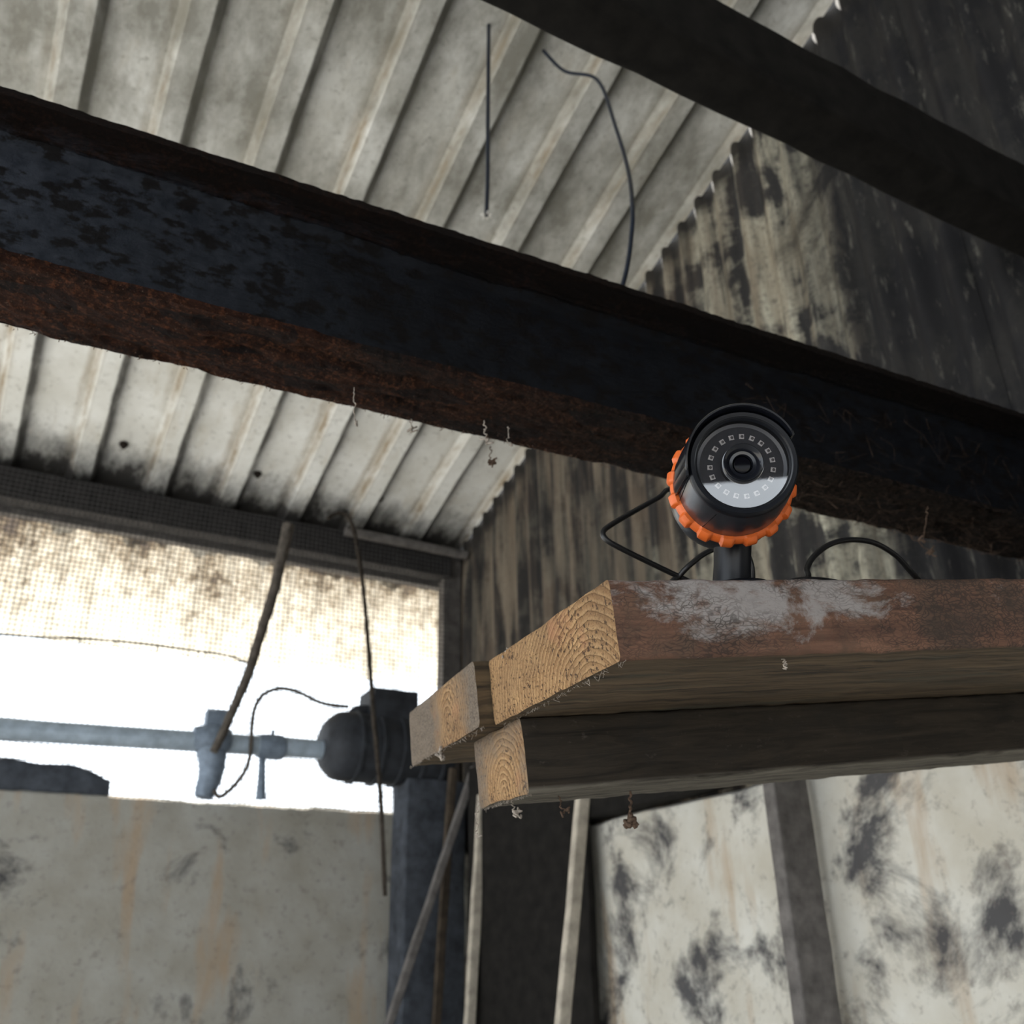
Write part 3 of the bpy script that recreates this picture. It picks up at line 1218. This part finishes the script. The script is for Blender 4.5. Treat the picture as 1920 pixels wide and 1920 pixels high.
# bracket that carries the pipe off the sill
c1 = at_y(398, 1388, YP)
br = empty('pipe_bracket', (c1.x, YP, ZS))
tag(br, 'chunky worn bracket gripping the pipe below the leaning stick', 'bracket')
lathe('clamp', [(-.052, .0245), (-.050, .031), (-.030, .037), (-.012, .044), (.020, .044), (.036, .036), (.046, .030), (.048, .0245)], M_paleiron, br, 28, T(c1) @ Matrix.Rotation(math.pi / 2, 4, 'Y'))
timber('clamp_lug', M_paleiron, (.055, .042, .050), T(c1 + Vector((-.024, -.021, .028))), br, .006, .001, 30, 2, 6)
foot = at_y(385, 1478, YP)
path = catmull([c1 + Vector((0, 0, -.02)), at_y(398, 1430, YP), at_y(394, 1455, YP), at_y(386, 1480, YP), Vector((foot.x - .002, YP, ZS - .01))], 6)
V, F = tube_geo(path, [.040 - .017 * i / (len(path) - 1) for i in range(len(path))], 12, .1)
inv = br.matrix_world.inverted()
mesh_obj('leg', [inv @ v for v in V], F, M_paleiron, br, 'auto')
# thin upright rod under the sleeve
t0, t1 = at_y(492, 1412, YP), at_y(488, 1512, YP)
t1.z = ZS - .005
rod = tube('support_rod', [t0, t0.lerp(t1, .5), t0.lerp(t1, .85), t1], .0085, M_paleiron, None, 6, 12, .05, .0135)
tag(rod, 'thin pale upright rod under the pipe sleeve', 'rod')
# the leaning stick
YS = YP - .07
sp = [at_y(541, 984, YS), at_y(527, 1050, YS), at_y(510, 1120, YS), at_y(488, 1190, YS), at_y(466, 1262, YS), at_y(445, 1312, YS), at_y(424, 1360, YS), at_y(401, 1410, YS)]
tag(tube('leaning_stick', sp, .0165, M_stick, None, 8, 10, .18, .0105), 'long bent weathered stick leaning on the window head and the pipe', 'stick')
# drive unit at the end of the pipe
dc = at_y(700, 1412, YP)
mot = empty('drive_motor', (dc.x, YP, dc.z - .10))
tag(mot, 'dark grimy motor with a box on top at the end of the pipe', 'motor')
x0, x1 = at_y(603, 1410, YP).x, at_y(800, 1415, YP).x + .06
Lm = x1 - x0
mc = Vector((x0, YP, at_y(700, 1404, YP).z))
lathe('housing', [(0, 0), (0, .056), (.006, .066), (.022, .082), (.038, .093), (.06, .097), (Lm - .03, .098), (Lm, .085), (Lm, 0)], M_castiron, mot, 40, T(mc) @ Matrix.Rotation(math.pi / 2, 4, 'Y'))
bx0, bx1 = at_y(687, 1330, YP).x, at_y(768, 1330, YP).x
bz1 = at_y(720, 1300, YP).z
timber('terminal_box', M_castiron, (bx1 - bx0, .12, bz1 - mc.z - .05), T((bx0, YP - .06, mc.z + .05)), mot, .008, .003, 25, 3, 14)
g0 = at_y(660, 1335, YP)
tube('cable_gland', [g0 + Vector((-.012, 0, -.05)), g0 + Vector((0, 0, -.02)), g0 + Vector((.02, 0, .002)), g0 + Vector((.06, 0, .004))], .020, M_castiron, mot, 4, 12)
for k in range(5):
    xx = x0 + .09 + k * (Lm - .13) / 4
    lathe('cooling_rib', [(-.006, .094), (-.004, .103), (.004, .103), (.006, .094)], M_castiron, mot, 40, T((xx, YP, mc.z)) @ Matrix.Rotation(math.pi / 2, 4, 'Y'))
# its post
pl = at_y(750, 1490, YP)
pr_ = at_y(858, 1490, YP)
ptop = mc.z - .085
po = timber('motor_post', M_block, (ptop - .0, .11, pr_.x - pl.x), T((pl.x, YP - .055, 0)) @ Matrix.Rotation(-math.pi / 2, 4, 'Y') @ Matrix.Scale(-1, 4, (0, 0, 1)), None, .006, .003, 12, 4, 40)
tag(po, 'dark blue-grey post standing under the motor', 'post')
# wires of the drive
yq = YP - .03
cw = [at_y(652, 1325, YP), at_y(625, 1323, yq), at_y(595, 1315, yq), at_y(560, 1298, yq), at_y(527, 1291, yq), at_y(497, 1300, yq), at_y(480, 1322, yq), at_y(473, 1352, yq), at_y(471, 1390, yq), at_y(468, 1420, yq), at_y(458, 1448, yq), at_y(438, 1474, yq),
      at_y(412, 1494, yq), at_y(398, 1503, yq)]
cw[-1].z = ZS + .006
tag(tube('drive_cable', cw, .0052, M_stick, None, 8, 8, .15), 'thin grey cable arching from the motor over the pipe to the sill', 'cable')
cpx = [(615, 972), (628, 964), (645, 964), (657, 976), (665, 1003), (672, 1040), (681, 1100), (688, 1180), (695, 1270), (702, 1360), (709, 1440), (716, 1536), (722, 1680)]
hk = [at_y(a, b, YW - .045 - .275 * min(1, max(0, (b - 964) / 330))) for (a, b) in cpx]
tag(tube('hanging_rope', hk, .0062, M_cord, None, 8, 8, .3), 'frayed brown rope hanging from the eave in front of the motor', 'rope')
sw_ = [at_y(-260, 1176, YM - .02), at_y(-80, 1184, YM - .02), at_y(40, 1192, YM - .02), at_y(96, 1195, YM - .02), at_y(180, 1199, YM - .02), at_y(290, 1209, YM - .02), at_y(340, 1216, YM - .02), at_y(420, 1228, YM - .02), at_y(466, 1243, YS)]
wire = tube('sagging_wire', sw_, .0030, M_cord, None, 8, 6, .5)
tag(wire, 'thin sagging wire crossing the bright window to the leaning stick', 'wire')
for (px, py) in ((150, 1198), (215, 1202), (262, 1204), (295, 1213), (323, 1206), (370, 1222), (385, 1224)):
    p = at_y(px, py, YM - .02)
    tube('wisp', [p, p + Vector((.004, 0, -.010)), p + Vector((-.002, 0, -.018))], .0024, M_cord, wire, 3, 5, .4, .0008)
# block lying on the sill
l0, l1 = at_y(60, 1440, YW - .05), at_y(207, 1470, YW - .05)
zt = at_y(150, 1432, YW - .05).z
V = []
bw_ = l1.x - l0.x + .12
xs_ = lin(0, bw_, 24)


def blk(p):
    q = p.copy()
    t = p.x / bw_
    cut = max(0, (t - .72) / .28)
    if p.z > .01:
        q.z = p.z * (1 - .42 * cut)
    return q


V, F, MI = sweep(round_rect(-.075, .075, 0, zt - ZS + .004, .012, 3, 5), xs_, jitter=.006, jscale=14, seed=4, fx=blk)
blo = mesh_obj('weathered_block', V, F, M_block, None, 'auto', None, T((l0.x - .12, YW + .03, ZS - .004)))
tag(blo, 'dark chamfered block lying on the window sill at the left', 'block')

# ================================================================== CLUTTER UNDER THE SHELF
XPst = 1.215
k_ = at_x(1455, 1500, XPst)
post = timber('wall_post', M_grey_timber, (ZB + .10, .030, .080), T((XPst, k_.y, 0)) @ Matrix.Rotation(-math.pi / 2, 4, 'Y') @ Matrix.Scale(-1, 4, (0, 0, 1)), None, .004, .002, 14, 6, 40)
tag(post, 'weathered timber post standing against the whitewashed base below the shelf', 'post')


def slat(name, pxa, pya, pxb, pyb, Y, w_, mat, label, seed):
    a, b = at_y(pxa, pya, Y), at_y(pxb, pyb, Y)
    d = (b - a).normalized()
    a2 = a - d * ((a.z - .0) / d.z) if abs(d.z) > .1 else a
    side = d.cross(Vector((0, 1, 0))).normalized()
    yv = side.cross(d)
    mw = Matrix.Translation(a2 - side * w_ / 2) @ Matrix((d, yv, side)).transposed().to_4x4()
    L = (b - a2).length
    o = timber(name, mat, (L, .02, w_), mw, None, .003, .002, 14, seed, 24)
    return tag(o, label, 'slat')


slat('timber_slat', 846, 1530, 852, 1440, 2.52, .022, M_brown_timber, 'thin dark slat upright just left of the sawn batten end', 1)
slat('timber_slat', 862, 1530, 892, 1440, 2.47, .020, M_grey_timber, 'thin brown slat leaning right, left of the sawn batten end', 2)
slat('timber_slat', 904, 1560, 908, 1490, 2.36, .026, M_pale_timber, 'pale slat whose top shows under the sawn batten end', 3)
slat('timber_slat', 1092, 1560, 1100, 1470, 1.72, .026, M_pale_timber, 'pale upright slat under the middle of the batten', 4)
wp = timber('wall_plate', M_purlin, (YW - .1 + 1.0, .055, .15), T((XG - .012, -1.0, ZB + .006)) @ Matrix.Rotation(math.pi / 2, 4, 'Z'), None, .005, .004, 10, 7, 60)
tag(wp, 'black timber plate lying along the top of the whitewashed base wall', 'timber')
a, b = at_y(920, 1520, 2.45), at_y(1078, 1520, 2.05)
o = timber('dark_board', M_purlin, (2.02, .022, .46), T((a.x - .085, a.y - .03, 0)) @ Matrix.Rotation(math.radians(-80), 4, 'Z') @ Matrix.Rotation(-math.pi / 2, 4, 'Y') @ Matrix.Scale(-1, 4, (0, 0, 1)), None, .004, .003, 10, 5, 30)
tag(o, 'black board leaning upright in the dark corner below the shelf', 'board')

# ================================================================== COBWEBS


def strand(px0, py0, px1, py1, getp, rad, label, knot=0, mat=None, wig=.0015, name='cobweb_strand'):
    n = 14
    P = []
    for i in range(n + 1):
        t = i / n
        p = getp(px0 + (px1 - px0) * t, py0 + (py1 - py0) * t)
        if 0 < i:
            p = p + Vector((random.uniform(-wig, wig), random.uniform(-wig, wig), random.uniform(-wig, wig) * .4))
        P.append(p)
    path = catmull(P, 3)
    rr = [rad * (.6 + 1.0 * abs(noise.noise(Vector((i * .45, px0 * .1, 0))))) for i in range(len(path))]
    V, F = tube_geo(path, rr, 5)
    for k in range(knot):
        c = path[-1] + Vector((random.uniform(-1, 1), random.uniform(-1, 1), random.uniform(-1, 1))) * .0022
        q = [c, c + Vector((random.uniform(-1, 1), random.uniform(-1, 1), random.uniform(-1, 1))) * .004, c + Vector((random.uniform(-1, 1), random.uniform(-1, 1), random.uniform(-1, 1))) * .005]
        v, f = tube_geo(catmull(q, 3), rad * 1.3, 5)
        o_ = len(V)
        V += v
        F += [tuple(i + o_ for i in g) for g in f]
    o = mesh_obj(name, V, F, mat or M_web, None, True)
    return tag(o, label, 'cobweb', 'cobweb strands')


def bottom_back(px, py):
    return at_y(px, py, BY0 + Wf - .004 - .02)


def bottom_front(px, py):
    return at_y(px, py, BY0 + .01)


G = bottom_back
strand(664, 726, 664, 792, bottom_front, .0006, 'thin cobweb thread hanging from the left half of the steel beam', 1)
strand(770, 786, 773, 808, G, .0007, 'short dusty cobweb tuft below the steel beam, left of centre', 4)
strand(908, 788, 913, 828, bottom_front, .0008, 'knotted cobweb strand lying on the rusty beam underside', 2)
strand(919, 836, 920, 866, G, .0007, 'cobweb strand with a dark clump hanging below the beam', 9, M_webdark)
strand(953, 800, 953, 832, bottom_front, .0006, 'faint straight cobweb thread on the rusty beam underside', 1)
strand(988, 632, 972, 690, lambda x, y: at_y(x, y, BY0 + .035), .0005, 'slanting cobweb thread across the dark web of the beam', 3)
strand(895, 1500, 894, 1560, lambda x, y: on_l(x, y, .29), .0005, 'long thin cobweb thread hanging from the sawn batten end', 1)
strand(960, 1502, 965, 1526, lambda x, y: on_l(x, y, .25), .0006, 'curled cobweb strand with a star-like knot below the batten end', 6)
strand(1046, 1490, 1056, 1520, lambda x, y: on_l(x, y, .24), .0006, 'brown cobweb wisp below the batten near its end', 3, M_webdark)
strand(1182, 1484, 1182, 1540, lambda x, y: on_l(x, y, .23), .0014, 'thick brown cobweb rope hanging from the batten', 9, M_webdark)
strand(824, 1400, 828, 1418, lambda x, y: on_l(x, y, .33), .0011, 'pale cobweb tuft on the grey plank end', 3)
strand(950, 1214, 952, 1232, lambda x, y: at_plane(x, y, S(-.003, 0, 0), SR), .0006, 'tiny pale cobweb star on the sawn plank end', 5)
strand(1468, 1234, 1474, 1254, lambda x, y: on_l(x, y, .012), .0005, 'small pale wisp stuck under the painted plank', 0)
strand(1740, 950, 1732, 1012, lambda x, y: at_y(x, y, BY0 - .03), .0008, 'thick cobweb thread on the dark right end of the beam', 2, M_webdark)
strand(1700, 1000, 1745, 1035, lambda x, y: at_y(x, y, BY0 + .03), .0007, 'tangled cobweb fringe under the right end of the beam', 8, M_webdark)
# dust fringe caught along the lower back edge of the steel beam
V, F = [], []
random.seed(21)
for i in range(600):
    x = random.uniform(-.35, 1.2)
    p = Vector((x, Wf - random.uniform(0, .006), random.uniform(-.001, .003)))
    L = random.uniform(.0008, .003) * (2.2 if random.random() < .08 else 1)
    q = [p, p + Vector((random.uniform(-1, 1), random.uniform(-.5, 1), -.6)) * L * .5, p + Vector((random.uniform(-1, 1), random.uniform(-.5, 1), -.9)) * L]
    v, f = tube_geo([Vector(z_) for z_ in q], random.uniform(.0002, .0004), 4)
    o_ = len(V)
    V += v
    F += [tuple(i_ + o_ for i_ in g) for g in f]
tag(mesh_obj('dust_fringe', V, F, M_webdark, beam), 'brown dust fringe along the lower edge', None, None, 'stuff')
# tangles of old web on the dark end of the beam, on its web and under its far edge
V, F = [], []
random.seed(5)
for i in range(170):
    if i < 110:
        x = random.uniform(.72, 1.28)
        p = Vector((x, random.uniform(.02, Wf), random.uniform(-.002, .004)))
        q = [p, p + Vector((random.uniform(-.02, .02), random.uniform(-.008, .008), -random.uniform(.002, .012))), p + Vector((random.uniform(-.04, .04), random.uniform(-.015, .015), -random.uniform(-.002, .008)))]
    else:
        x = random.uniform(.72, 1.25)
        p = Vector((x, .045, random.uniform(.03, .15)))
        q = [p, p + Vector((random.uniform(-.02, .02), -.006, random.uniform(-.02, .02))), p + Vector((random.uniform(-.04, .04), -.002, random.uniform(-.04, .03)))]
    v, f = tube_geo(catmull(q, 5), random.uniform(.00010, .00024) * (1 if i < 110 else .65), 4)
    o_ = len(V)
    V += v
    F += [tuple(i_ + o_ for i_ in g) for g in f]
tag(mesh_obj('cobweb_tangle', V, F, M_webdark, beam), 'brown tangled cobwebs', None, None, 'stuff')
# the same along the sawn ends and lower edges of the shelf timbers
for pk, l0_, l1_, hz, r0_ in ((p1, 0, .215, 0.0, .002), (p2, .22, .45, 0.0, -.013), (p3, .19, .30, -.0545, .008)):
    V, F = [], []
    for i in range(110):
        if True:
            p = Vector((r0_ + random.uniform(-.001, .002), random.uniform(l0_, l1_), hz + random.uniform(-.0005, .001)))
        else:
            p = Vector((r0_ + random.uniform(0, .5) ** 1.0, random.choice((l0_ + (.004 if pk is not p3 else .012), l1_ - .003)), hz + random.uniform(-.0005, .0015)))
        L = random.uniform(.0008, .0026) * (2 if random.random() < .06 else 1)
        q = [p, p + Vector((random.uniform(-1, 1), random.uniform(-1, 1), -.6)) * L * .5, p + Vector((random.uniform(-1, 1), random.uniform(-1, 1), -.9)) * L]
        v, f = tube_geo([Vector(z_) for z_ in q], random.uniform(.00008, .00016), 4)
        o_ = len(V)
        V += v
        F += [tuple(i_ + o_ for i_ in g) for g in f]
    tag(mesh_obj('dust_fringe', V, F, M_web, pk), 'pale dust fringe along the sawn edges', None, None, 'stuff')
